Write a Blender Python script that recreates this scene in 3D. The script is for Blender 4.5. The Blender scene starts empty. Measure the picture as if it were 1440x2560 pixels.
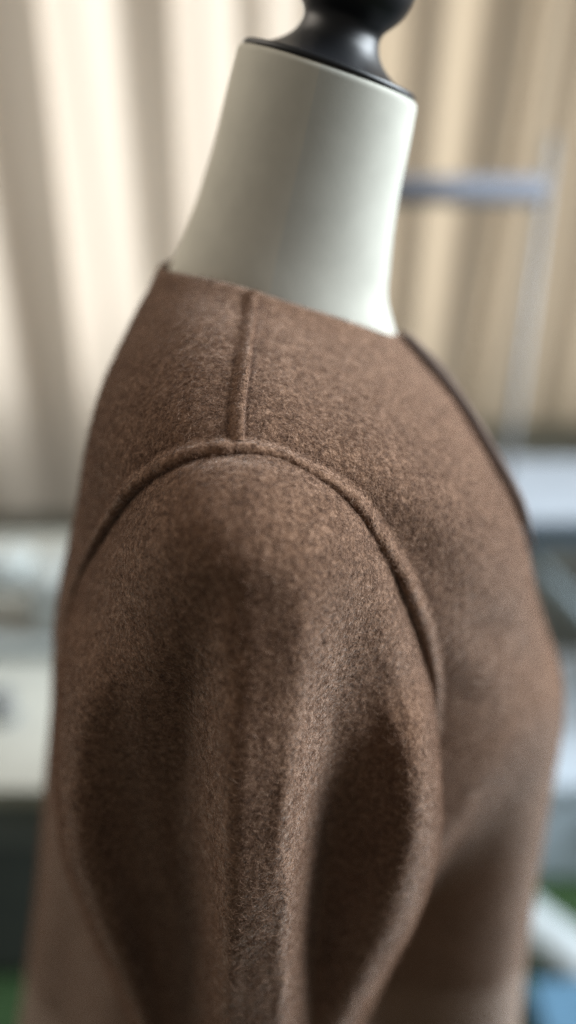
import bpy, bmesh, math, random
import numpy as np
from mathutils import Vector, Matrix
from mathutils.bvhtree import BVHTree

# ------------------------------------------------------------------ camera, world, lamps, exposure
SC = bpy.context.scene
COL = SC.collection
CZ = 1.45                                   # eye height above the floor
cam_d = bpy.data.cameras.new('camera')
cam = bpy.data.objects.new('camera', cam_d); COL.objects.link(cam)
cam.location = (0, 0, CZ)
cam.rotation_euler = (math.radians(90-26), 0, 0)
cam_d.sensor_fit = 'VERTICAL'; cam_d.sensor_height = 36.0; cam_d.lens = 36.0*1887/2560
cam_d.clip_start = .01; cam_d.clip_end = 60
cam_d.dof.use_dof = True; cam_d.dof.focus_distance = .332; cam_d.dof.aperture_fstop = 1.35
SC.camera = cam
w = bpy.data.worlds.new('World'); SC.world = w; w.use_nodes = True
bg = w.node_tree.nodes['Background']; bg.inputs[0].default_value = (1, .94, .86, 1); bg.inputs[1].default_value = .205
SC.view_settings.view_transform = 'Standard'; SC.view_settings.look = 'None'
SC.view_settings.exposure = 0; SC.view_settings.gamma = 1
SC.cycles.use_denoising = True; SC.cycles.denoiser = 'OPENIMAGEDENOISE'
SC.cycles.denoising_input_passes = 'RGB_ALBEDO_NORMAL'; SC.cycles.denoising_prefilter = 'NONE'; SC.cycles.use_adaptive_sampling = False
SC.cycles.max_bounces = 8; SC.cycles.transmission_bounces = 6; SC.cycles.diffuse_bounces = 4

def area_lamp(name, loc, target, sx, sy, power, color, spread=180):
    d = bpy.data.lights.new(name, 'AREA'); d.shape = 'RECTANGLE'; d.size = sx; d.size_y = sy
    d.energy = power; d.color = color; d.spread = math.radians(spread)
    o = bpy.data.objects.new(name, d); COL.objects.link(o); o.location = loc
    o.rotation_euler = (Vector(target)-Vector(loc)).to_track_quat('-Z', 'Y').to_euler()
    return o
# daylight of the window behind the curtains, and of a second window to the right of the dress form
area_lamp('window_light_behind_curtain', (-.55, 2.45, 1.75), (-.55, 0, 1.75), 1.5, 2.4, 66, (1, .97, .92))
area_lamp('window_light_behind_beige_curtain', (.85, 2.45, 1.75), (.85, 0, 1.75), 1.2, 2.4, 22, (1, .97, .92))
area_lamp('side_window_light', (1.50, .62, 2.05), (0, .42, 1.2), 1.2, 1.3, 53, (.86, .94, 1), 115)
area_lamp('room_light', (-1.20, .72, 2.35), (0, .42, 1.45), 1.2, 1.2, 4.4, (1, .90, .78), 75)
TORSO_BACK_X = np.array([-745,-786,-850,-925,-1017,-1103,-1189,-1287,-1425,-1550,-1614,-1664,-1729,-1838,-1959,-2124,-2405,-2706])/1e4
TORSO_FRONT_X = np.array([646,753,924,1074,1212,1322,1431,1525,1614,1710,1818,1948,2012,2029,2045,2071,2145,2241])/1e4
ARMHOLE = np.array([[-1226,3562,-2663],[-1241,3622,-2514],[-1221,3641,-2359],[-1150,3585,-2166],[-977,3389,-1855],[-826,3230,-1600],[-694,3126,-1426],[-562,3055,-1304],[-434,3016,-1226],[-306,2999,-1195],[-195,3005,-1188],[-98,3013,-1205],[4,3016,-1239],[100,3011,-1294],[228,3010,-1385],[325,3011,-1485],[415,3013,-1637],[506,3036,-1791],[572,3070,-1967],[647,3124,-2162],[712,3195,-2386],[759,3243,-2582],[789,3271,-2766],[810,3279,-2981]])/1e4
SLEEVE_GRID = np.array([[[-1240,3699,-2397],[-1231,3685,-2369],[-1216,3663,-2327],[-1196,3634,-2270],[-1170,3599,-2202],[-1136,3560,-2126],[-1095,3519,-2044],[-1049,3475,-1955],[-997,3426,-1861],[-941,3376,-1763],[-878,3315,-1659],[-812,3256,-1556],[-738,3190,-1456],[-657,3129,-1368],[-573,3080,-1295],[-489,3052,-1239],[-402,3032,-1199],[-312,3016,-1178],[-222,3017,-1174],[-131,3015,-1181],[-42,3015,-1203],[44,3019,-1240],[126,3023,-1290],[204,3018,-1342],[276,3023,-1408],[339,3026,-1485],[396,3034,-1568],[451,3049,-1658],[501,3066,-1751],[545,3084,-1845],[581,3100,-1940],[614,3121,-2035],[644,3135,-2121],[669,3151,-2205],[689,3167,-2284],[706,3182,-2356],[722,3197,-2420],[735,3210,-2475],[746,3221,-2520],[754,3228,-2554],[759,3233,-2576]],[[-1242,3673,-2410],[-1236,3669,-2389],[-1222,3652,-2349],[-1203,3625,-2294],[-1176,3591,-2227],[-1140,3550,-2150],[-1098,3507,-2067],[-1050,3461,-1978],[-997,3411,-1883],[-939,3354,-1782],[-876,3294,-1679],[-808,3229,-1575],[-733,3159,-1473],[-652,3094,-1384],[-568,3043,-1310],[-485,3008,-1251],[-398,2981,-1209],[-310,2967,-1190],[-221,2963,-1184],[-132,2964,-1192],[-45,2968,-1215],[40,2972,-1252],[120,2976,-1300],[197,2978,-1354],[269,2986,-1421],[331,2996,-1500],[389,3013,-1587],[444,3029,-1676],[493,3046,-1768],[538,3068,-1864],[576,3088,-1960],[610,3107,-2052],[641,3125,-2141],[667,3143,-2225],[689,3160,-2304],[707,3175,-2376],[723,3189,-2440],[737,3202,-2495],[748,3213,-2540],[756,3219,-2572],[761,3219,-2591]],[[-1235,3590,-2413],[-1225,3577,-2386],[-1221,3589,-2366],[-1214,3603,-2338],[-1187,3571,-2273],[-1149,3528,-2194],[-1103,3477,-2107],[-1051,3425,-2015],[-996,3369,-1918],[-935,3308,-1817],[-869,3241,-1711],[-799,3169,-1605],[-723,3091,-1501],[-641,3016,-1407],[-558,2958,-1332],[-476,2919,-1272],[-391,2886,-1228],[-305,2870,-1208],[-220,2864,-1202],[-134,2865,-1209],[-50,2871,-1233],[32,2879,-1270],[109,2885,-1318],[185,2894,-1373],[255,2913,-1442],[317,2935,-1525],[375,2958,-1613],[429,2980,-1704],[480,3005,-1798],[526,3033,-1897],[566,3056,-1992],[602,3077,-2084],[635,3100,-2175],[665,3123,-2262],[688,3142,-2343],[708,3158,-2414],[726,3173,-2479],[741,3187,-2534],[749,3178,-2564],[753,3164,-2580],[759,3172,-2604]],[[-1253,3510,-2494],[-1227,3456,-2438],[-1206,3422,-2388],[-1184,3396,-2335],[-1166,3391,-2289],[-1155,3432,-2269],[-1121,3424,-2209],[-1060,3345,-2100],[-995,3267,-1991],[-931,3199,-1886],[-864,3130,-1780],[-791,3053,-1672],[-714,2972,-1567],[-634,2900,-1474],[-551,2837,-1397],[-471,2794,-1336],[-388,2760,-1292],[-304,2737,-1269],[-222,2732,-1263],[-140,2734,-1271],[-59,2742,-1295],[20,2754,-1332],[95,2763,-1379],[169,2783,-1438],[239,2811,-1510],[301,2839,-1594],[359,2868,-1684],[415,2900,-1777],[467,2930,-1873],[514,2957,-1968],[555,2980,-2062],[595,3009,-2157],[633,3043,-2254],[665,3071,-2344],[692,3093,-2426],[713,3107,-2496],[720,3069,-2516],[729,3051,-2544],[741,3058,-2584],[754,3078,-2627],[770,3120,-2681]],[[-1267,3427,-2599],[-1233,3353,-2526],[-1207,3306,-2466],[-1179,3265,-2403],[-1149,3231,-2338],[-1116,3207,-2276],[-1082,3197,-2220],[-1047,3200,-2167],[-1000,3179,-2094],[-933,3107,-1986],[-865,3037,-1879],[-793,2969,-1775],[-717,2892,-1671],[-635,2815,-1574],[-551,2743,-1490],[-469,2689,-1423],[-387,2653,-1378],[-305,2629,-1353],[-224,2624,-1347],[-144,2628,-1356],[-65,2639,-1381],[12,2649,-1417],[86,2663,-1465],[159,2692,-1528],[229,2732,-1607],[294,2781,-1702],[355,2825,-1801],[411,2855,-1894],[463,2878,-1984],[511,2897,-2073],[553,2919,-2164],[594,2945,-2256],[632,2975,-2349],[664,2991,-2429],[679,2959,-2464],[694,2943,-2506],[712,2946,-2556],[730,2962,-2611],[747,2987,-2667],[764,3021,-2722],[786,3084,-2796]],[[-1276,3331,-2715],[-1235,3244,-2628],[-1204,3189,-2560],[-1172,3139,-2489],[-1137,3094,-2416],[-1099,3059,-2346],[-1060,3035,-2282],[-1020,3021,-2221],[-977,3013,-2160],[-929,3001,-2094],[-871,2969,-2012],[-800,2906,-1910],[-722,2830,-1803],[-641,2759,-1708],[-558,2695,-1625],[-476,2644,-1558],[-394,2604,-1509],[-311,2576,-1482],[-230,2556,-1467],[-150,2550,-1470],[-72,2558,-1493],[4,2570,-1530],[77,2589,-1581],[151,2631,-1652],[222,2692,-1745],[289,2754,-1850],[352,2796,-1948],[409,2819,-2036],[462,2838,-2123],[510,2854,-2208],[553,2869,-2293],[592,2878,-2371],[622,2862,-2425],[646,2844,-2471],[668,2835,-2522],[689,2840,-2578],[711,2858,-2640],[733,2887,-2706],[755,2924,-2773],[775,2968,-2839],[802,3046,-2931]],[[-1282,3243,-2853],[-1239,3151,-2757],[-1205,3092,-2683],[-1169,3037,-2606],[-1131,2987,-2528],[-1090,2944,-2453],[-1048,2912,-2382],[-1004,2890,-2317],[-960,2876,-2254],[-912,2866,-2193],[-861,2855,-2128],[-801,2834,-2055],[-732,2791,-1969],[-652,2732,-1878],[-569,2673,-1797],[-488,2631,-1732],[-406,2601,-1688],[-322,2571,-1657],[-238,2529,-1628],[-157,2512,-1623],[-79,2517,-1644],[-3,2524,-1677],[70,2540,-1727],[145,2601,-1813],[219,2680,-1921],[287,2739,-2027],[350,2774,-2122],[409,2796,-2209],[463,2808,-2289],[510,2808,-2361],[548,2791,-2416],[581,2765,-2460],[611,2745,-2505],[638,2737,-2556],[664,2742,-2616],[690,2760,-2683],[716,2789,-2754],[741,2827,-2829],[766,2872,-2905],[789,2922,-2980],[819,3009,-3084]],[[-1290,3168,-3019],[-1244,3073,-2914],[-1209,3014,-2836],[-1172,2958,-2757],[-1132,2908,-2676],[-1090,2864,-2599],[-1046,2831,-2527],[-1001,2806,-2460],[-956,2790,-2398],[-908,2780,-2338],[-857,2773,-2279],[-800,2762,-2215],[-736,2738,-2143],[-661,2701,-2067],[-582,2664,-1999],[-502,2636,-1943],[-420,2613,-1901],[-332,2559,-1852],[-244,2489,-1798],[-164,2467,-1789],[-86,2474,-1811],[-11,2483,-1846],[63,2504,-1899],[138,2586,-2004],[214,2678,-2128],[283,2731,-2233],[348,2760,-2324],[406,2770,-2400],[457,2755,-2455],[500,2726,-2497],[537,2696,-2535],[570,2672,-2576],[602,2660,-2624],[633,2661,-2681],[662,2676,-2747],[691,2702,-2821],[720,2737,-2900],[748,2780,-2981],[775,2830,-3064],[800,2884,-3145],[833,2975,-3260]],[[-1300,3114,-3221],[-1249,3010,-3100],[-1211,2947,-3015],[-1173,2890,-2931],[-1133,2840,-2849],[-1091,2801,-2774],[-1049,2773,-2708],[-1007,2757,-2650],[-964,2751,-2597],[-919,2750,-2547],[-870,2751,-2497],[-815,2748,-2442],[-752,2732,-2377],[-679,2704,-2306],[-601,2679,-2246],[-523,2662,-2197],[-440,2640,-2155],[-346,2556,-2076],[-254,2451,-1988],[-174,2422,-1972],[-98,2429,-1994],[-23,2441,-2031],[50,2470,-2091],[126,2578,-2224],[203,2684,-2368],[272,2722,-2463],[334,2732,-2536],[392,2726,-2595],[441,2700,-2635],[484,2668,-2668],[522,2639,-2702],[557,2619,-2741],[590,2610,-2788],[622,2614,-2845],[653,2629,-2911],[682,2655,-2985],[712,2690,-3065],[741,2735,-3149],[770,2787,-3237],[797,2846,-3327],[833,2948,-3461]],[[-1302,3063,-3445],[-1246,2949,-3304],[-1206,2883,-3211],[-1166,2825,-3122],[-1126,2776,-3040],[-1086,2741,-2968],[-1047,2721,-2909],[-1009,2715,-2863],[-970,2720,-2824],[-930,2733,-2791],[-885,2748,-2757],[-834,2757,-2715],[-772,2749,-2658],[-699,2724,-2590],[-622,2703,-2532],[-544,2689,-2485],[-459,2660,-2435],[-361,2542,-2317],[-265,2400,-2186],[-186,2364,-2158],[-113,2372,-2182],[-40,2386,-2221],[30,2415,-2282],[104,2544,-2444],[181,2670,-2615],[250,2713,-2715],[312,2719,-2783],[369,2710,-2837],[419,2684,-2871],[463,2651,-2898],[501,2621,-2925],[536,2596,-2954],[569,2582,-2991],[600,2580,-3039],[630,2592,-3099],[659,2615,-3169],[689,2650,-3249],[718,2695,-3336],[747,2749,-3430],[776,2812,-3528],[814,2923,-3682]],[[-1289,3021,-3698],[-1229,2899,-3536],[-1188,2830,-3434],[-1149,2771,-3341],[-1110,2724,-3257],[-1071,2692,-3187],[-1035,2677,-3135],[-1000,2678,-3099],[-966,2692,-3074],[-930,2716,-3058],[-891,2745,-3043],[-845,2768,-3020],[-787,2772,-2977],[-716,2752,-2912],[-640,2733,-2856],[-563,2720,-2810],[-477,2677,-2743],[-374,2528,-2582],[-276,2354,-2402],[-200,2307,-2359],[-130,2315,-2383],[-61,2331,-2423],[5,2352,-2477],[75,2491,-2660],[150,2651,-2878],[219,2721,-3010],[280,2726,-3074],[336,2708,-3114],[384,2675,-3134],[427,2637,-3148],[464,2604,-3165],[499,2579,-3188],[531,2564,-3219],[562,2561,-3262],[591,2570,-3317],[619,2591,-3384],[648,2625,-3463],[677,2670,-3552],[706,2726,-3651],[734,2793,-3759],[773,2913,-3934]],[[-1244,3000,-3986],[-1182,2870,-3802],[-1141,2798,-3691],[-1103,2739,-3592],[-1066,2694,-3508],[-1031,2665,-3442],[-998,2655,-3398],[-968,2662,-3372],[-938,2682,-3360],[-906,2712,-3356],[-870,2745,-3353],[-827,2769,-3338],[-771,2769,-3293],[-704,2753,-3233],[-634,2740,-3184],[-561,2731,-3143],[-473,2654,-3034],[-372,2483,-2830],[-278,2303,-2623],[-208,2263,-2582],[-143,2272,-2607],[-80,2288,-2647],[-18,2309,-2700],[45,2412,-2856],[113,2593,-3113],[179,2703,-3297],[238,2715,-3366],[290,2692,-3392],[336,2658,-3403],[377,2622,-3411],[414,2592,-3424],[447,2569,-3443],[478,2555,-3471],[508,2552,-3510],[535,2561,-3562],[562,2581,-3626],[589,2613,-3703],[616,2658,-3794],[643,2716,-3898],[670,2785,-4016],[708,2914,-4213]],[[-1185,2990,-4311],[-1125,2858,-4111],[-1087,2785,-3993],[-1050,2727,-3890],[-1016,2683,-3805],[-984,2657,-3743],[-956,2652,-3706],[-929,2664,-3691],[-903,2690,-3693],[-876,2725,-3703],[-844,2760,-3712],[-803,2784,-3702],[-749,2776,-3652],[-687,2761,-3594],[-622,2749,-3547],[-550,2718,-3479],[-463,2612,-3325],[-368,2434,-3090],[-281,2263,-2871],[-218,2230,-2835],[-159,2239,-2859],[-101,2255,-2899],[-45,2276,-2952],[11,2321,-3040],[69,2488,-3296],[128,2643,-3548],[185,2703,-3677],[233,2680,-3696],[277,2647,-3700],[315,2615,-3703],[350,2590,-3714],[382,2571,-3731],[412,2561,-3758],[439,2560,-3796],[465,2569,-3845],[490,2589,-3908],[514,2621,-3985],[539,2665,-4076],[563,2722,-4183],[588,2791,-4306],[622,2922,-4518]],[[-1117,2990,-4681],[-1061,2859,-4467],[-1026,2787,-4343],[-992,2730,-4238],[-961,2688,-4152],[-932,2663,-4092],[-905,2657,-4058],[-881,2669,-4049],[-858,2696,-4058],[-834,2731,-4079],[-804,2766,-4095],[-766,2784,-4086],[-716,2775,-4037],[-662,2766,-3991],[-601,2744,-3933],[-528,2676,-3811],[-445,2550,-3615],[-357,2371,-3356],[-283,2233,-3159],[-227,2218,-3141],[-174,2228,-3166],[-123,2243,-3206],[-73,2264,-3258],[-23,2287,-3318],[26,2382,-3487],[77,2542,-3760],[128,2649,-3961],[174,2675,-4043],[215,2647,-4044],[251,2617,-4040],[283,2593,-4044],[313,2577,-4058],[341,2570,-4082],[367,2571,-4118],[391,2581,-4166],[414,2601,-4227],[436,2633,-4303],[458,2676,-4395],[479,2731,-4503],[500,2800,-4630],[530,2930,-4854]],[[-1047,2990,-5093],[-995,2860,-4864],[-962,2790,-4735],[-932,2734,-4627],[-903,2694,-4543],[-877,2671,-4485],[-854,2665,-4455],[-832,2676,-4451],[-810,2699,-4465],[-787,2728,-4485],[-758,2751,-4494],[-720,2753,-4466],[-676,2744,-4423],[-626,2723,-4363],[-567,2679,-4270],[-502,2605,-4133],[-429,2488,-3934],[-355,2342,-3698],[-293,2248,-3549],[-244,2241,-3541],[-198,2249,-3562],[-152,2261,-3596],[-107,2277,-3641],[-63,2296,-3693],[-20,2315,-3749],[20,2389,-3899],[61,2499,-4111],[102,2576,-4273],[141,2606,-4356],[175,2603,-4385],[206,2592,-4400],[234,2584,-4419],[260,2582,-4444],[284,2586,-4479],[306,2597,-4525],[326,2618,-4584],[346,2649,-4658],[365,2691,-4750],[383,2745,-4859],[401,2813,-4990],[425,2942,-5227]],[[-973,2990,-5553],[-925,2861,-5307],[-895,2792,-5173],[-868,2738,-5064],[-842,2700,-4980],[-819,2678,-4926],[-798,2673,-4901],[-779,2682,-4901],[-759,2699,-4915],[-736,2717,-4928],[-706,2722,-4914],[-670,2710,-4871],[-629,2689,-4814],[-584,2659,-4740],[-533,2611,-4639],[-476,2537,-4493],[-414,2431,-4295],[-354,2321,-4097],[-305,2265,-3997],[-263,2263,-3997],[-223,2269,-4015],[-183,2278,-4041],[-145,2290,-4076],[-107,2305,-4118],[-70,2322,-4168],[-36,2338,-4220],[-2,2393,-4342],[31,2474,-4513],[64,2538,-4655],[95,2572,-4742],[123,2585,-4790],[150,2588,-4820],[173,2591,-4847],[195,2597,-4879],[215,2609,-4921],[233,2629,-4975],[250,2659,-5046],[266,2700,-5136],[281,2753,-5247],[296,2819,-5382],[315,2948,-5633]],[[-892,2990,-6066],[-849,2861,-5803],[-822,2795,-5663],[-797,2743,-5552],[-775,2706,-5471],[-755,2684,-5420],[-736,2678,-5398],[-718,2680,-5394],[-697,2683,-5390],[-672,2677,-5366],[-644,2666,-5334],[-614,2653,-5294],[-580,2633,-5243],[-542,2602,-5171],[-500,2555,-5068],[-454,2489,-4931],[-407,2415,-4779],[-363,2357,-4661],[-326,2335,-4617],[-292,2336,-4622],[-258,2341,-4635],[-225,2348,-4655],[-192,2357,-4681],[-160,2368,-4712],[-130,2381,-4749],[-100,2395,-4790],[-71,2409,-4831],[-44,2449,-4923],[-18,2497,-5035],[8,2538,-5131],[32,2567,-5202],[55,2584,-5251],[77,2596,-5286],[96,2607,-5319],[114,2620,-5357],[129,2640,-5407],[144,2669,-5475],[157,2709,-5562],[169,2760,-5674],[180,2826,-5813],[193,2954,-6080]],[[-801,2990,-6640],[-763,2862,-6357],[-739,2797,-6212],[-718,2746,-6100],[-698,2708,-6014],[-679,2680,-5953],[-660,2661,-5910],[-642,2648,-5882],[-623,2639,-5862],[-602,2631,-5843],[-580,2620,-5819],[-555,2604,-5785],[-528,2581,-5733],[-499,2550,-5664],[-467,2513,-5581],[-436,2474,-5496],[-406,2443,-5426],[-378,2425,-5386],[-352,2422,-5379],[-326,2423,-5380],[-301,2425,-5385],[-275,2428,-5392],[-250,2432,-5402],[-225,2438,-5414],[-200,2444,-5428],[-176,2451,-5444],[-153,2459,-5462],[-130,2465,-5474],[-108,2481,-5510],[-87,2505,-5565],[-68,2532,-5623],[-49,2556,-5677],[-31,2577,-5723],[-15,2596,-5766],[0,2616,-5810],[14,2639,-5862],[25,2670,-5931],[36,2710,-6020],[45,2762,-6134],[52,2828,-6280],[59,2956,-6564]]])/1e4

# ------------------------------------------------------------------ helpers
def cr(A, m):
    """Catmull-Rom resampling of rows of A to m rows."""
    A = np.asarray(A, float); n = len(A); t = np.linspace(0, n-1, m)
    i = np.clip(t.astype(int), 0, n-2); f = (t-i)[(slice(None),)+(None,)*(A.ndim-1)]
    a, b, c, d = A[np.clip(i-1, 0, n-1)], A[i], A[i+1], A[np.clip(i+2, 0, n-1)]
    return .5*(2*b+(c-a)*f+(2*a-5*b+4*c-d)*f*f+(3*b-a-3*c+d)*f**3)
def sstep(a, b, x):
    t = np.clip((x-a)/(b-a), 0, 1); return t*t*(3-2*t)
def mesh_obj(name, verts, faces, mat, parent=None, smooth=True):
    me = bpy.data.meshes.new(name); me.from_pydata([tuple(map(float, v)) for v in verts], [], [tuple(map(int, f)) for f in faces])
    if smooth: me.polygons.foreach_set('use_smooth', [True]*len(me.polygons))
    me.materials.append(mat); me.update()
    o = bpy.data.objects.new(name, me); COL.objects.link(o)
    if parent is not None:
        o.parent = parent; o.matrix_parent_inverse = Matrix.Translation(-Vector(parent.location))
    return o
def grid(name, P, mat, parent=None, closed=False, flip=False, cap0=False, cap1=False):
    P = np.asarray(P); R, C = P.shape[:2]
    V = P.reshape(-1, 3); F = []
    cc = C if closed else C-1
    for i in range(R-1):
        for j in range(cc):
            q = (i*C+j, i*C+(j+1) % C, (i+1)*C+(j+1) % C, (i+1)*C+j)
            F.append(q[::-1] if flip else q)
    if cap0: F.append(tuple(range(C)) if flip else tuple(range(C))[::-1])
    if cap1:
        l = tuple((R-1)*C+j for j in range(C)); F.append(l[::-1] if flip else l)
    return mesh_obj(name, V, F, mat, parent)
def tube(name, pts, rad, mat, parent=None, seg=12, up=(0, 0, 1), flat=1.0, nrm=None):
    pts = np.asarray(pts, float); n = len(pts)
    rad = np.broadcast_to(rad, n)
    T = np.gradient(pts, axis=0); T /= np.linalg.norm(T, axis=1)[:, None]
    U = np.broadcast_to(np.asarray(up, float), pts.shape) if nrm is None else np.asarray(nrm)
    B = np.cross(T, U); B /= np.linalg.norm(B, axis=1)[:, None]; N = np.cross(B, T)
    th = np.linspace(0, 2*np.pi, seg, endpoint=False)
    P = pts[:, None]+rad[:, None, None]*(np.cos(th)[None, :, None]*B[:, None]+flat*np.sin(th)[None, :, None]*N[:, None])
    return grid(name, P, mat, parent, closed=True, cap0=True, cap1=True)
def box(name, lo, hi, mat, parent=None, bev=.004, rot=None):
    bm = bmesh.new(); bmesh.ops.create_cube(bm, size=1)
    lo, hi = Vector(lo), Vector(hi)
    for v in bm.verts: v.co = Vector([(lo[k]+hi[k])/2+v.co[k]*(hi[k]-lo[k]) for k in range(3)])
    if bev: bmesh.ops.bevel(bm, geom=bm.edges[:], offset=bev, segments=3, affect='EDGES', profile=.5)
    if rot is not None:
        c = (lo+hi)/2; bmesh.ops.rotate(bm, verts=bm.verts[:], cent=c, matrix=rot)
    vs = [v.co.copy() for v in bm.verts]; bm.verts.index_update()
    fs = [[v.index for v in f.verts] for f in bm.faces]; bm.free()
    return mesh_obj(name, vs, fs, mat, parent, smooth=False)
def lathe(name, prof, base, axis, mat, parent=None, seg=48):
    base, axis = np.array(base, float), np.array(axis, float); axis /= np.linalg.norm(axis)
    e1 = np.cross(axis, (0, 1, 0)); e1 /= np.linalg.norm(e1); e2 = np.cross(axis, e1)
    th = np.linspace(0, 2*np.pi, seg, endpoint=False)
    P = np.array([base+h*axis+r*(np.cos(th)[:, None]*e1+np.sin(th)[:, None]*e2) for r, h in prof])
    return grid(name, P, mat, parent, closed=True, flip=False, cap0=True, cap1=True)
def empty(name, loc, label, cat, group=None):
    o = bpy.data.objects.new(name, None); COL.objects.link(o); o.location = loc; o.empty_display_size = .05
    o['label'] = label; o['category'] = cat
    if group: o['group'] = group
    return o
def tag(o, label, cat, group=None):
    o['label'] = label; o['category'] = cat
    if group: o['group'] = group
    return o

# ------------------------------------------------------------------ materials
def new_mat(name):
    m = bpy.data.materials.new(name); m.use_nodes = True; nt = m.node_tree
    return m, nt, nt.nodes['Principled BSDF'], lambda t: nt.nodes.new(t), nt.links.new
def noise(nt, coord, scale, detail=3, rough=.55):
    n = nt.nodes.new('ShaderNodeTexNoise'); n.inputs['Scale'].default_value = scale
    n.inputs['Detail'].default_value = detail; n.inputs['Roughness'].default_value = rough
    nt.links.new(coord, n.inputs['Vector']); return n
def ramp(nt, fac, stops):
    r = nt.nodes.new('ShaderNodeValToRGB'); e = r.color_ramp.elements
    while len(e) < len(stops): e.new(.5)
    for k, (p, c) in enumerate(stops): e[k].position = p; e[k].color = (*c, 1)
    nt.links.new(fac, r.inputs[0]); return r
def plain(name, c, rough=.6, var=.12, scale=40, bump=.0, metal=0, spec=.4):
    m, nt, b, N, Lk = new_mat(name)
    tc = N('ShaderNodeTexCoord').outputs['Object']; n = noise(nt, tc, scale)
    c = np.array(c)
    r = ramp(nt, n.outputs[0], [(.3, tuple(c*(1-var))), (.7, tuple(np.clip(c*(1+var), 0, .95)))])
    Lk(r.outputs[0], b.inputs['Base Color']); b.inputs['Roughness'].default_value = rough
    b.inputs['Metallic'].default_value = metal; b.inputs['Specular IOR Level'].default_value = spec
    if bump:
        bp = N('ShaderNodeBump'); bp.inputs['Strength'].default_value = bump; bp.inputs['Distance'].default_value = .001
        n2 = noise(nt, tc, scale*12); Lk(n2.outputs[0], bp.inputs['Height']); Lk(bp.outputs[0], b.inputs['Normal'])
    return m
def nap(nt, tc, col):
    """rubbed and brushed patches of the nap"""
    n3 = noise(nt, tc, 24, 3, .6); n3.inputs['Distortion'].default_value = .8
    r3 = ramp(nt, n3.outputs[0], [(.25, (.66, .63, .61)), (.72, (1, 1, 1))])
    mx = nt.nodes.new('ShaderNodeMixRGB'); mx.blend_type = 'MULTIPLY'; mx.inputs[0].default_value = .5
    nt.links.new(col, mx.inputs[1]); nt.links.new(r3.outputs[0], mx.inputs[2]); return mx.outputs[0]
def wool(name, k=1.0):
    m, nt, b, N, Lk = new_mat(name)
    tc = N('ShaderNodeTexCoord').outputs['Object']
    n1 = noise(nt, tc, 800, 4, .65); n2 = noise(nt, tc, 340, 3, .6)
    add = N('ShaderNodeMath'); add.operation = 'MULTIPLY_ADD'; Lk(n1.outputs[0], add.inputs[0]); add.inputs[1].default_value = .45
    h2 = N('ShaderNodeMath'); h2.operation = 'MULTIPLY'; Lk(n2.outputs[0], h2.inputs[0]); h2.inputs[1].default_value = .55
    Lk(h2.outputs[0], add.inputs[2])
    r = ramp(nt, add.outputs[0], [(.38, (.078, .039, .023)), (.50, (.158, .085, .050)), (.64, (.28, .168, .110))])
    Lk(nap(nt, tc, r.outputs[0]), b.inputs['Base Color'])
    b.inputs['Roughness'].default_value = .95; b.inputs['Specular IOR Level'].default_value = .08
    b.inputs['Sheen Weight'].default_value = .5; b.inputs['Sheen Roughness'].default_value = .4
    b.inputs['Sheen Tint'].default_value = (1, .89, .80, 1)
    bp = N('ShaderNodeBump'); bp.inputs['Strength'].default_value = 1.0; bp.inputs['Distance'].default_value = .0016
    Lk(add.outputs[0], bp.inputs['Height']); Lk(bp.outputs[0], b.inputs['Normal'])
    return m
def fuzz_mat(name):
    m, nt, b, N, Lk = new_mat(name)
    ci = N('ShaderNodeHairInfo'); tc = N('ShaderNodeTexCoord').outputs['Object']
    n1 = noise(nt, tc, 420, 3, .6); mr = N('ShaderNodeMapRange'); Lk(n1.outputs[0], mr.inputs[0])
    mr.inputs[1].default_value = .33; mr.inputs[2].default_value = .67
    ad = N('ShaderNodeMath'); ad.operation = 'MULTIPLY_ADD'; Lk(mr.outputs[0], ad.inputs[0]); ad.inputs[1].default_value = .4
    h = N('ShaderNodeMath'); h.operation = 'MULTIPLY'; Lk(ci.outputs['Random'], h.inputs[0]); h.inputs[1].default_value = .6; Lk(h.outputs[0], ad.inputs[2])
    r = ramp(nt, ad.outputs[0], [(.08, (.055, .026, .015)), (.5, (.168, .090, .055)), (.82, (.325, .200, .135)), (1, (.50, .36, .27))])
    Lk(nap(nt, tc, r.outputs[0]), b.inputs['Base Color']); b.inputs['Roughness'].default_value = .7
    b.inputs['Specular IOR Level'].default_value = .25
    return m
M_WOOL = wool('brown_wool'); M_FUZZ = fuzz_mat('wool_fibre')
M_FACING = plain('dark_brown_facing', (.085, .055, .042), .9, .2, 200, .4)
def canvas(name, c):
    m = plain(name, c, .95, .05, 60, 0, 0, .08)
    nt = m.node_tree; b = nt.nodes['Principled BSDF']
    tc = nt.nodes.new('ShaderNodeTexCoord')
    wv = noise(nt, tc.outputs['Object'], 1500, 2); bp = nt.nodes.new('ShaderNodeBump')
    bp.inputs['Strength'].default_value = .25; bp.inputs['Distance'].default_value = .0004
    nt.links.new(wv.outputs[0], bp.inputs['Height']); nt.links.new(bp.outputs[0], b.inputs['Normal'])
    return m
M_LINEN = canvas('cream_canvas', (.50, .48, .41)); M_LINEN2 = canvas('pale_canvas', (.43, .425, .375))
M_BLACK = plain('black_gloss', (.003, .0035, .005), .42, .1, 20)
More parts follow.
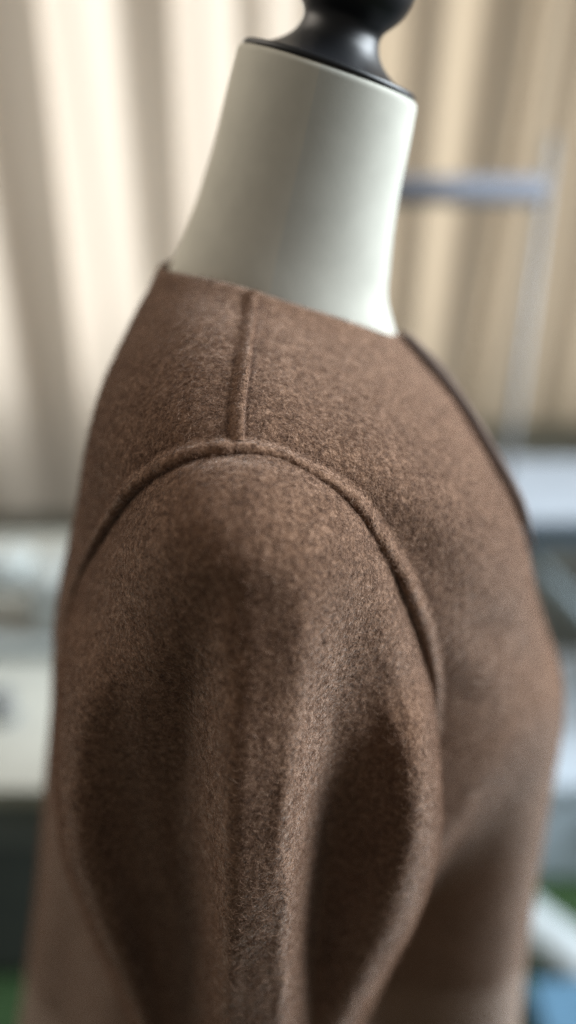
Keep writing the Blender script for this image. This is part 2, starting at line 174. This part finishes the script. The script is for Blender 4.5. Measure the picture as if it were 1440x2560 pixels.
def curtain_mat(name, front, back, mixf):
    m, nt, b, N, Lk = new_mat(name)
    tc = N('ShaderNodeTexCoord').outputs['Object']
    n = noise(nt, tc, 300, 2); n.inputs['Scale'].default_value = 300
    d = N('ShaderNodeBsdfDiffuse'); t = N('ShaderNodeBsdfTranslucent'); mx = N('ShaderNodeMixShader')
    rd = ramp(nt, n.outputs[0], [(.3, tuple(np.array(front)*.93)), (.7, front)])
    rt = ramp(nt, n.outputs[0], [(.3, tuple(np.array(back)*.95)), (.7, back)])
    Lk(rd.outputs[0], d.inputs[0]); Lk(rt.outputs[0], t.inputs[0]); mx.inputs[0].default_value = mixf
    Lk(d.outputs[0], mx.inputs[1]); Lk(t.outputs[0], mx.inputs[2])
    Lk(mx.outputs[0], nt.nodes['Material Output'].inputs[0]); nt.nodes.remove(b)
    return m
M_SHEER = curtain_mat('white_curtain_cloth', (.62, .53, .43), (.95, .885, .80), .24)
M_BEIGE = curtain_mat('beige_curtain_cloth', (.47, .38, .28), (.82, .70, .53), .24)

# ------------------------------------------------------------------ body of the coat
YM, XC = .455, -.018
def up(P): P = np.array(P, float); P[..., 2] += CZ; return P
#        level   half   tilt  arch  power  edge angle of the open front
TORSO = np.array([
(-.0790, .0560, -.276, .0103, 2.0, 2), (-.0870, .0700, -.275, .0105, 2.0, 3), (-.1000, .0980, -.270, .0130, 2.0, 6),
(-.1150, .1270, -.262, .0160, 2.0, 8), (-.1330, .1500, -.250, .0190, 2.05, 12), (-.1520, .1610, -.22, .0190, 2.1, 13),
(-.1750, .1640, -.18, .0130, 2.15, 14), (-.2050, .1590, -.12, .0050, 2.2, 12), (-.2400, .1500, -.06, 0, 2.2, 9),
(-.2750, .1440, -.02, 0, 2.2, 6), (-.3050, .1420, 0, 0, 2.2, 4), (-.3350, .1410, 0, 0, 2.2, 2.5), (-.3700, .1410, 0, 0, 2.2, 1.5),
(-.4200, .1420, 0, 0, 2.2, 1), (-.4800, .1440, 0, 0, 2.2, .8), (-.5600, .1480, 0, 0, 2.2, .8), (-.6800, .1540, 0, 0, 2.2, .8), (-.8000, .1600, 0, 0, 2.2, .8)])
def rings(rows, inset=0.0):
    A = cr(np.column_stack([TORSO, TORSO_BACK_X, TORSO_FRONT_X]), rows)
    A[:, 1] -= inset; A[:, 6] += inset; A[:, 7] -= inset
    return A
def ring_pts(A, PH):
    zs, hw, ti, ar, n, _, xb, xf = [A[:, k][:, None] for k in range(8)]
    c, s = np.cos(PH), np.sin(PH)
    C = np.sign(c)*np.abs(c)**(2/n); S = np.sign(s)*np.abs(s)**(2/n)
    x = XC+np.where(c > 0, xf-XC, XC-xb)*C; y = YM-hw*S; z = zs+ti*(x-XC)+ar*s*s
    return np.stack([x, y, z], -1)
def drape(P, PH):
    """folds of the hanging cloth, on both sides of the body alike"""
    x, y, z = P[..., 0], P[..., 1], P[..., 2]; sg = np.sign(np.sin(PH)); ph = np.degrees(np.arccos(np.clip(np.cos(PH), -1, 1)))
    zl = np.interp(x, [.03, .0654, .0905, .1202, .150, .175, .21], [-.67, -.555, -.456, -.412, -.384, -.368, -.358])
    dz = zl-z; front = sstep(100, 80, ph)
    m = np.clip((ph-15)/52, 0, 1); m = m*m*(3-2*m)*.35+m*.65; m = m*front
    hollow = sstep(-.075, .110, dz)*m
    dn = .082*hollow
    g = lambda cx, cz, r: np.exp(-((x-cx)**2+(z-cz)**2)/r**2)
    dn = dn+.0035*g(.020, -.108, .020)+.0030*g(-.066, -.106, .020)
    # long soft drag lines running from the shoulder to the bust
    t = (x*.80+z*.60); q = (x*.60-z*.80)
    dn = dn+front*sstep(-.10, -.16, z)*sstep(-.34, -.27, z)*(.0019*np.sin(t*95+1.0+1.5*np.sin(q*18))+.0006*np.sin(t*210+.6))
    dn = dn+.0010*np.sin(x*90+z*60)*np.sin(z*75+1.3)*(1-front*sstep(-.22, -.30, z))
    # the armhole: under the sleeve the body of the coat falls away behind the seam
    arch = cr(ARMHOLE[2:-2], 160); inside = z < np.interp(x, arch[:, 0], arch[:, 2], left=-9, right=-9)
    dist = np.full(x.shape, 9.0)
    for a in arch[::2]: dist = np.minimum(dist, (x-a[0])**2+(z-a[2])**2)
    dn = dn+.020*inside*sstep(.0015, .016, np.sqrt(dist))*sstep(-.38, -.30, z)
    hang = sstep(-.36, -.60, z)*sstep(95, 110, ph)
    dn = dn+hang*.006*np.sin(ph*.16+z*3)
    cx, sx = np.cos(PH), np.sin(PH)
    P = P.copy(); P[..., 0] -= dn*cx*.25; P[..., 1] += dn*np.abs(sx)*sg*1.0
    up_ = dn*sstep(-.17, -.09, z); P[..., 2] -= up_*.7
    return P
ROWS = 240
A = rings(ROWS)
def panel(f0, f1, cols):
    t = np.linspace(0, 1, cols)[None]
    PH = f0[:, None]*(1-t)+f1[:, None]*t
    return drape(ring_pts(A, PH), PH)
e0 = np.radians(A[:, 5]); half = np.full(ROWS, math.pi/2)
def lipped(P):
    """turn the neck edge over: cloth has thickness"""
    c = P[0].mean(0)*0+np.array([-.006, YM, P[0][:, 2].mean()])
    r = P[0]-c; r[:, 2] = 0; r /= np.linalg.norm(r, axis=1)[:, None]
    z = np.array([0, 0, 1.])
    rows = [P[0]-.0028*r-.014*z, P[0]-.0026*r-.0010*z, P[0]-.0014*r+.0009*z]
    return np.concatenate([np.array(rows), P])
coat = empty('coat', (0, YM, CZ-.8), 'brown fuzzy wool coat hanging open on the cream dress form', 'coat')
PF = lipped(panel(e0, half, 110)); PB = lipped(panel(half, half*3, 200))
PG = lipped(panel(half*3, 2*np.pi-e0, 110))
front_o = grid('front_panel', up(PF), M_WOOL, coat)
back_o = grid('back_panel', up(PB), M_WOOL, coat)
far_o = grid('front_panel', up(PG), M_WOOL, coat)
def bvh_of(o): return BVHTree.FromPolygons([v.co for v in o.data.vertices], [p.vertices for p in o.data.polygons])
BV = [bvh_of(front_o), bvh_of(back_o)]
def snap(p):
    best = None
    for b in BV:
        co, no, _, d = b.find_nearest(Vector(p))
        if best is None or d < best[2]: best = (np.array(co), np.array(no), d)
    return best[:2]
RNG = np.random.default_rng(7)
def wob(n, k, amp):
    r = RNG.normal(size=n); ker = np.hanning(k); ker /= ker.sum()
    r = np.convolve(np.r_[r, r, r], ker, 'same')[n:2*n]; return amp*r/(r.std()+1e-9)
# edge of the open front with its dark facing, near and far side
for P in (PF, PG[:, ::-1]):
    E = P[3:][A[:, 0] > -.212][:, 0].copy(); q = np.linspace(0, 1, len(E))
    o = tube('neckline_facing', up(E+np.array([.0030, -.0002, .0008])), .0010+.0032*sstep(0, .12, q)*sstep(1.0, .75, q), M_FACING, coat, seg=10)
# armhole welt
def outline_pts(Q, n): 
    Q = cr(cr(Q, 400), 400); d = np.r_[0, np.cumsum(np.linalg.norm(np.diff(Q, axis=0), axis=1))]; t = np.linspace(0, d[-1], n)
    return np.stack([np.interp(t, d, Q[:, k]) for k in range(3)], -1)
arm = outline_pts(ARMHOLE, 220); cen = np.array([-.012, .31, -.225])
def welt_strip(name, line, away, prof, amp, mat, k=15, flip=False):
    """a lapped seam: cloth swells softly on one side and drops into the join on the other"""
    n = len(line); P = np.empty((n, len(prof), 3)); NM = np.empty_like(P)
    for i in range(n):
        for j, (o, h) in enumerate(prof):
            P[i, j], NM[i, j] = snap(line[i]+away[i]*o+np.array([0, 0, CZ]))
    ker = np.hanning(k); ker /= ker.sum()
    for Q in (P, NM):
        for j in range(len(prof)):
            for c in range(3): Q[:, j, c] = np.convolve(np.pad(Q[:, j, c], k//2, 'edge'), ker, 'valid')
    H = np.array([h for o, h in prof])
    P += NM*(H[None]*np.where(H > 0, amp[:, None], 1))[..., None]
    return grid(name, P, mat, coat, flip=flip)
AW = arm-cen; AW[:, 1] = 0; AW /= np.linalg.norm(AW, axis=1)[:, None]
AW = AW+np.array([0, .35, 0])
welt = welt_strip('armhole_seam', arm, AW, [(.0135, -.0006), (.0110, -.0001), (.0090, .0004), (.0074, .0011), (.0060, .0021), (.0047, .0032), (.0034, .0040), (.0022, .0043), (.0010, .0042), (0, .0036), (-.0007, .0027), (-.0010, .0014), (-.0008, 0), (-.0004, -.0020), (-.0002, -.006)],
    1+wob(220, 5, .10)+wob(220, 31, .08), M_WOOL)
# shoulder seam: a lapped ridge just behind the join
S0 = np.array([(-.0168, .398, -.0690), (-.0174, .3794, -.0790), (-.0185, .3532, -.0884), (-.0196, .3308, -.0973), (-.0203, .3136, -.1068), (-.0202, .3030, -.1155)])
S0[:, 0] += .0018; S0 = outline_pts(S0, 120)
seam = welt_strip('shoulder_seam', S0, np.array([(-1., 0, 0)]*120), [(.0092, -.0006), (.0074, .0003), (.0061, .0013), (.0050, .0025), (.0039, .0034), (.0028, .0039), (.0018, .0038), (.0010, .0028), (.0004, .0016), (.0001, .0001), (-.0005, .0), (-.0011, .0003), (-.0022, .0005), (-.0042, .0003), (-.0065, .0000), (-.0085, -.0006)],
    1+wob(120, 17, .07)+wob(120, 41, .07), M_WOOL, flip=True)

# sleeve: front face from its control grid, back face closing it behind
S = cr(SLEEVE_GRID, 230); S = np.swapaxes(cr(np.swapaxes(S, 0, 1), 200), 0, 1)
nb = 40; tb = np.linspace(0, 1, nb+2)[1:-1][None, :, None]
back = S[:, -1:]*(1-tb)+S[:, :1]*tb
back = back+np.sin(np.pi*tb)**.6*np.array([0, .028, 0])*np.linspace(.1, 1, 230)[:, None, None]
# long soft wrinkles
lx = np.linspace(0, 1, 200)[None]; lz = np.linspace(0, 1, 230)[:, None]
S[..., 1] += .0007*np.sin(lx*31+lz*9)*np.sin(lz*17+lx*5+.5)*np.sin(np.pi*lx)*sstep(0, .1, lz)
SL = np.concatenate([S, back], 1)
sleeve = grid('sleeve', up(SL), M_WOOL, coat, closed=True, flip=True)
far = sleeve.copy(); COL.objects.link(far); far.name = 'sleeve'
far.scale = (1, -1, 1)                      # mirrored across the body's middle
far.matrix_parent_inverse = Matrix.Translation(Vector((0, 2*YM, 0))-Vector(coat.location))

# ------------------------------------------------------------------ wool fibres
def fibres(name, o, count, parent, length=(.0016, .0038), rad=.000075, keep=None, lift=.55):
    me = o.data; nv = len(me.vertices); V = np.empty(nv*3); me.vertices.foreach_get('co', V); V = V.reshape(-1, 3)
    NV = np.empty(nv*3); me.vertices.foreach_get('normal', NV); NV = NV.reshape(-1, 3)
    me.calc_loop_triangles(); nt = len(me.loop_triangles); TR = np.empty(nt*3, int); me.loop_triangles.foreach_get('vertices', TR); TR = TR.reshape(-1, 3)
    a, b, c = V[TR[:, 0]], V[TR[:, 1]], V[TR[:, 2]]
    ar = np.linalg.norm(np.cross(b-a, c-a), axis=1)
    if keep is not None: ar = ar*keep((a+b+c)/3)
    t = RNG.choice(nt, count, p=ar/ar.sum()); u = RNG.random((count, 2)); f = u.sum(1) > 1; u[f] = 1-u[f]
    w0 = 1-u.sum(1); B = np.stack([w0, u[:, 0], u[:, 1]], 1)
    P = (V[TR[t]]*B[..., None]).sum(1); N = (NV[TR[t]]*B[..., None]).sum(1); N /= np.linalg.norm(N, axis=1)[:, None]+1e-9
    K = 5; L = RNG.uniform(*length, count)*(1+1.2*(RNG.random(count) < .04))
    D = RNG.normal(size=(count, 3)); D[:, 2] -= .6; D -= N*(D*N).sum(1)[:, None]; D /= np.linalg.norm(D, axis=1)[:, None]
    X = np.cross(N, D); cur = RNG.normal(0, 1.1, count); el = RNG.uniform(.1, 1.1, count)*lift*(1+1.0*(RNG.random(count) < .10))
    pts = np.empty((count, K, 3)); pos = P-N*.0001; st = L/(K-1)
    for k in range(K):
        pts[:, k] = pos
        a_ = cur*(k/(K-1)); e_ = el*(1-1.5*k/(K-1))+RNG.normal(0, .18, count)
        d = (D*np.cos(a_)[:, None]+X*np.sin(a_)[:, None])*np.cos(e_)[:, None]+N*np.sin(e_)[:, None]
        pos = pos+d*st[:, None]
    hc = bpy.data.hair_curves.new(name); hc.add_curves([K]*count)
    hc.points.foreach_set('position', pts.reshape(-1).astype(np.float32))
    r = np.tile(np.linspace(1, .45, K), count)*np.repeat(rad*RNG.uniform(.7, 1.4, count), K)
    at = hc.attributes.get('radius') or hc.attributes.new('radius', 'FLOAT', 'POINT')
    at.data.foreach_set('value', r.astype(np.float32))
    hc.materials.append(M_FUZZ)
    f = bpy.data.objects.new(name, hc); COL.objects.link(f); f.parent = o; f['kind'] = 'stuff'
    return f
SC.cycles_curves.shape = 'RIBBONS'
near = lambda c: (c[:, 1] < .40).astype(float)
fibres('wool_fuzz', sleeve, 240000, coat, keep=lambda c: sstep(.39, .35, c[:, 1])*(c[:, 2] > CZ-.63))
fibres('wool_fuzz', front_o, 160000, coat, keep=lambda c: (c[:, 2] > CZ-.62)*(1.0+2.0*sstep(.42, .31, c[:, 1])))
fibres('wool_fuzz', back_o, 100000, coat, keep=lambda c: (c[:, 2] > CZ-.62)*sstep(.48, .42, c[:, 1])*(1.0+2.0*sstep(.42, .32, c[:, 1])*sstep(CZ-.30, CZ-.16, c[:, 2])))
fibres('wool_fuzz', welt, 11000, coat, length=(.0012, .0028), lift=.8)
fibres('wool_fuzz', seam, 5000, coat, length=(.0010, .0022), lift=.7)

# ------------------------------------------------------------------ dress form
form = empty('dress_form', (0, YM, CZ-.8), 'cream canvas dress form with black knob on its neck', 'dress form')
NECK = np.array([(-.0021,-.0837,.0668,.0520,-.280), (-.0009,-.0658,.0594,.0488,-.280), (.0025,-.0496,.0560,.0465,-.285), (.0070,-.0296,.0526,.0450,-.290),
 (.0116,-.0097,.0501,.0442,-.295), (.0162,.0102,.0488,.0442,-.300), (.0208,.0306,.0471,.0446,-.300)])
NB = cr(NECK, 60)
def neck_part(name, p0, p1, mat, cols=60):
    ph = np.radians(np.linspace(p0, p1, cols))[None]
    cx, zc, rx, ry, ti = [NB[:, k][:, None] for k in range(5)]
    x = cx+rx*np.cos(ph); P = np.stack([x, YM-ry*np.sin(ph), zc+ti*(x-cx)], -1)
    top = P[-1:].copy(); c = np.array([.0208, YM, .0306])
    rim = [P[-1]*(1-f)+c*f+np.array([.3, 0, .95])*h for f, h in ((.012, .0012), (.035, .0020), (.09, .0022))]
    return grid(name, up(np.concatenate([P, np.array(rim)])), mat, form, flip=True)
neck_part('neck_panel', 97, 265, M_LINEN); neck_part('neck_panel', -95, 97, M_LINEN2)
AI = rings(120, .011); PH = np.radians(np.linspace(0, 360, 120))[None]+np.zeros((120, 1))
PI_ = ring_pts(AI, PH)
sh = sstep(-.26, -.40, AI[:, 0])[:, None]*.68     # waist of the form, well inside the coat
PI_[..., 0] = PI_[..., 0]*(1-sh)-.01*sh; PI_[..., 1] = YM+(PI_[..., 1]-YM)*(1-sh); PI_[..., 2] -= .004*(1-np.abs(np.cos(PH)))
grid('bust', up(PI_[:, :-1]), M_LINEN2, form, closed=True, cap0=True)
AX = np.array([.287, 0, .958]); CB = np.array([.0208, YM, .0306+CZ])+AX*.0016
cap_prof = [(.0, 0), (.044, 0), (.0458, .0008), (.0462, .0020), (.0450, .0034), (.040, .0042)]
ph = np.linspace(0, 2*np.pi, 64, endpoint=False); e2 = np.array([.958, 0, -.287])
cap = grid('neck_cap', np.array([CB+AX*h+r*(1.02*np.cos(ph)[:, None]*e2-.955*np.sin(ph)[:, None]*np.array([0, 1, 0])) for r, h in cap_prof[1:]]), M_BLACK, form, closed=True, cap0=True, cap1=True, flip=True)
prof = [(.0400, .0030), (.0370, .0045), (.0320, .0070), (.0270, .0105), (.0232, .0145), (.0212, .0185), (.0206, .0220), (.0218, .0255), (.0248, .0290), (.0282, .0335), (.0305, .0390), (.0312, .0450), (.0305, .0510), (.0280, .0580), (.0230, .0640), (.0150, .0685), (.005, .0705)]
lathe('knob', cr(prof, 70), CB, AX, M_BLACK, form)

# ------------------------------------------------------------------ floor and curtains
M_CARPET = plain('green_carpet', (.042, .088, .030), .95, .35, 60, .8)
fl = mesh_obj('floor', [(-3, -1, 0), (3, -1, 0), (3, 3, 0), (-3, 3, 0)], [(0, 1, 2, 3)], M_CARPET); fl['kind'] = 'structure'
M_WALL = plain('grey_wall_paint', (.36, .37, .34), .8, .05, 6)
wl = box('wall', (-3, 1.86, 0), (3, 1.98, .93), M_WALL, None, .004); wl['kind'] = 'structure'
def curtain(name, x0, x1, folds, mat, z0, z1, lean, label):
    pts = [(x0, 0)]
    for xc, wd, dp in folds:
        dp *= .32
        pts += [(xc-wd*1.4, -.004), (xc+wd*.35, -.005), (xc+wd*.52, .001), (xc, dp*.35), (xc-wd*.52, dp*.55), (xc-wd*.35, dp*.9), (xc+wd*.4, dp), (xc+wd*1.0, dp*.5)]
    pts += [(x1, 0)]
    Q = cr(np.array(pts), 60*len(folds)+40)
    Z = np.linspace(z0, z1, 24)
    rng = np.random.default_rng(len(folds))
    P = np.empty((24, len(Q), 3))
    for i, z in enumerate(Z):
        t = (z-1.6)
        P[i, :, 0] = Q[:, 0]+.012*np.sin(Q[:, 0]*9+1.0)*np.sin(z*1.7+Q[:, 0]*4)+lean*t*np.clip(Q[:, 0]/.4, -1, 1.4)+.004*np.sin(z*3+Q[:, 0]*20)
        P[i, :, 1] = 1.70+Q[:, 1]+.004*np.sin(z*2+Q[:, 0]*31); P[i, :, 2] = z
    return tag(grid(name, P, mat), label, 'curtain')
curtain('curtain', -1.45, .06, [(-1.15, .09, .05), (-.86, .09, .05), (-.545, .12, .06), (-.262, .085, .055), (-.075, .05, .04)], M_SHEER, .62, 2.75, .0, 'bright white backlit curtain with wide folds at the left')
curtain('curtain', .03, 1.5, [(.13, .03, .03), (.245, .05, .05), (.395, .082, .06), (.525, .045, .04), (.63, .05, .05), (.75, .03, .04), (.88, .04, .05), (1.02, .03, .04), (1.16, .04, .05), (1.32, .04, .05)], M_BEIGE, .86, 2.75, .035, 'beige backlit curtain with narrow folds behind the dark rail at the right')

# ------------------------------------------------------------------ blurred things behind
M_STEEL = plain('grey_blue_metal', (.15, .16, .19), .7, .15, 30, 0, .3)
rack = empty('garment_rack', (.40, 1.3, 0), 'dark blue-grey metal rack with one crossbar before the beige curtain', 'rack')
tube('crossbar', [(.02, 1.3, 1.384), (.405, 1.3, 1.384)], .021, M_STEEL, rack)
tube('upright', [(.408, 1.3, .004), (.408, 1.3, 1.46)], .008, plain('rack_post', (.24, .25, .26), .5, .1, 30, 0, .3), rack, up=(0, 1, 0))
tube('upright', [(.02, 1.3, .004), (.02, 1.3, 1.46)], .008, M_STEEL, rack, up=(0, 1, 0))
tube('foot', [(.408, 1.08, .016), (.408, 1.52, .016)], .012, M_STEEL, rack)
tube('foot', [(.02, 1.08, .016), (.02, 1.52, .016)], .012, M_STEEL, rack)
M_WHITE = plain('white_laminate', (.46, .46, .41), .45, .06, 12)
M_GREYM = plain('grey_plastic', (.16, .17, .18), .5, .1, 12)
M_DARK = plain('dark_metal_and_shade', (.07, .073, .072), .5, .1, 12)  # table legs, and the box whose dark colour stands for shade
tb_ = empty('sewing_table', (-.7, 1.0, 0), 'white table with grey edge behind the coat at the left', 'table')
box('table_top', (-1.35, .672, .722), (-.12, 1.34, .75), M_WHITE, tb_, .004)
box('apron', (-1.33, .69, .630), (-.14, .71, .7195), M_GREYM, tb_, .003)
for x, y in ((-1.3, .72), (-.17, .72), (-1.3, 1.3), (-.17, 1.3)): box('leg', (x-.022, y-.004, 0), (x+.022, y+.036, .7195), M_DARK, tb_, .003)
cb = empty('shade_box', (-.7, 1.0, 0), 'dark box added to stand for the shade beneath the white table', 'shade_box')
box('body', (-1.25, .93, .004), (-.2, 1.28, .60), M_DARK, cb, .004)  # added dark box with fronts, supplying the darkness under the table
for x0 in (-1.24, -.72): box('shade_box_front', (x0, .912, .03), (x0+.51, .9295, .58), M_DARK, cb, .003)
sm = empty('sewing_machine', (-.42, .985, .75), 'pale grey sewing machine standing on the white table', 'sewing machine')
M_MACH = plain('machine_enamel', (.38, .41, .40), .3, .05, 10)
box('bed', (-.66, .92, .751), (-.27, 1.05, .785), M_MACH, sm, .01)
box('column', (-.385, .93, .7855), (-.29, 1.04, .885), M_MACH, sm, .018)
box('arm', (-.64, .945, .845), (-.3855, 1.025, .905), M_MACH, sm, .02)
box('needle_head', (-.64, .94, .80), (-.58, 1.03, .8445), M_MACH, sm, .012)
lathe('handwheel', [(.0, 0), (.034, 0), (.038, .006), (.038, .016), (.034, .022), (.0, .022)], (-.2895, .985, .86), (1, 0, 0), M_GREYM, sm)
tube('needle_bar', [(-.61, .985, .786), (-.61, .985, .799)], .004, M_STEEL, sm, up=(0, 1, 0))
sp = empty('thread_spool', (-.385, .82, .75), 'small grey thread spool on the white table', 'spool')
lathe('spool_body', [(.0, 0), (.018, 0), (.018, .004), (.010, .006), (.010, .030), (.018, .032), (.018, .036), (.0, .036)], (-.385, .80, .7505), (0, 0, 1), M_GREYM, sp, 24)
lathe('thread', [(.0115, 0), (.016, .002), (.016, .020), (.0115, .022)], (-.385, .80, .758), (0, 0, 1), plain('grey_thread', (.3, .3, .27), .8), sp, 24)
M_PADDED = plain('pale_blue_cover', (.34, .38, .43), .8, .08, 25)
M_NAVY = plain('navy_metal', (.09, .13, .17), .45, .15, 15)
ib = empty('ironing_board', (.62, 1.3, 0), 'ironing board with pale blue cover and dark blue frame at the right', 'ironing board')
box('padded_top', (.32, 1.19, .835), (1.45, 1.47, .862), M_PADDED, ib, .012)
box('frame', (.34, 1.20, .795), (1.43, 1.225, .8345), M_NAVY, ib, .004)
box('frame', (.34, 1.435, .795), (1.43, 1.46, .8345), M_NAVY, ib, .004)
M_LEG = plain('grey_leg', (.34, .42, .46), .4, .1, 20)
tube('leg', [(.42, 1.25, .79), (1.15, 1.25, .016)], .014, M_LEG, ib, up=(0, 1, 0))
tube('leg', [(1.15, 1.41, .79), (.42, 1.41, .016)], .014, M_LEG, ib, up=(0, 1, 0))
tube('foot', [(1.15, 1.14, .016), (1.15, 1.40, .016)], .014, M_LEG, ib); tube('foot', [(.42, 1.24, .016), (.42, 1.52, .016)], .014, M_LEG, ib)
M_BIN = plain('pale_blue_plastic', (.52, .60, .68), .35, .08, 8)
def bin_(x0, x1, y0, y1, h, mat, lab):
    t = empty('storage_box', ((x0+x1)/2, (y0+y1)/2, 0), lab, 'storage box')
    box('body', (x0, y0, .004), (x1, y1, h), mat, t, .012); box('lid', (x0-.012, y0-.012, h+.001), (x1+.012, y1+.012, h+.035), mat, t, .01)
    box('handle', (x0+.12, y0-.022, h*.6), (x1-.12, y0-.0005, h*.6+.03), M_LEG, t, .004)
bin_(.50, .98, 1.13, 1.55, .26, M_BIN, 'wide pale blue storage box under the ironing board')
M_PAPER = plain('white_paper', (.70, .78, .82), .7, .06, 20); M_BLUE = plain('bright_blue_cloth', (.10, .22, .34), .7, .2, 20, .4)
pr = empty('fabric_roll', (.5, .95, 0), 'pale white roll lying across the green carpet', 'roll')
lathe('roll', [(.0, 0), (.045, 0), (.047, .003), (.047, .57), (.045, .573), (.0, .573)], (.40, 1.09, .049), (.5, -.55, 0), M_PAPER, pr, 32)
lathe('core', [(.0, 0), (.018, 0), (.018, .03), (.0, .03)], (.40-.0202, 1.09+.0222, .049), (.5, -.55, 0), M_GREYM, pr, 20)
bl = empty('folded_cloth', (.52, .82, 0), 'bright blue folded cloth on the green carpet', 'cloth')
for q, (dx, hh) in enumerate(((0, .025), (.008, .05), (.002, .072))):
    box('fold', (.44+dx, .70, .004 if q == 0 else hh-.0235), (.72+dx, .875-dx, hh), M_BLUE, bl, .008)
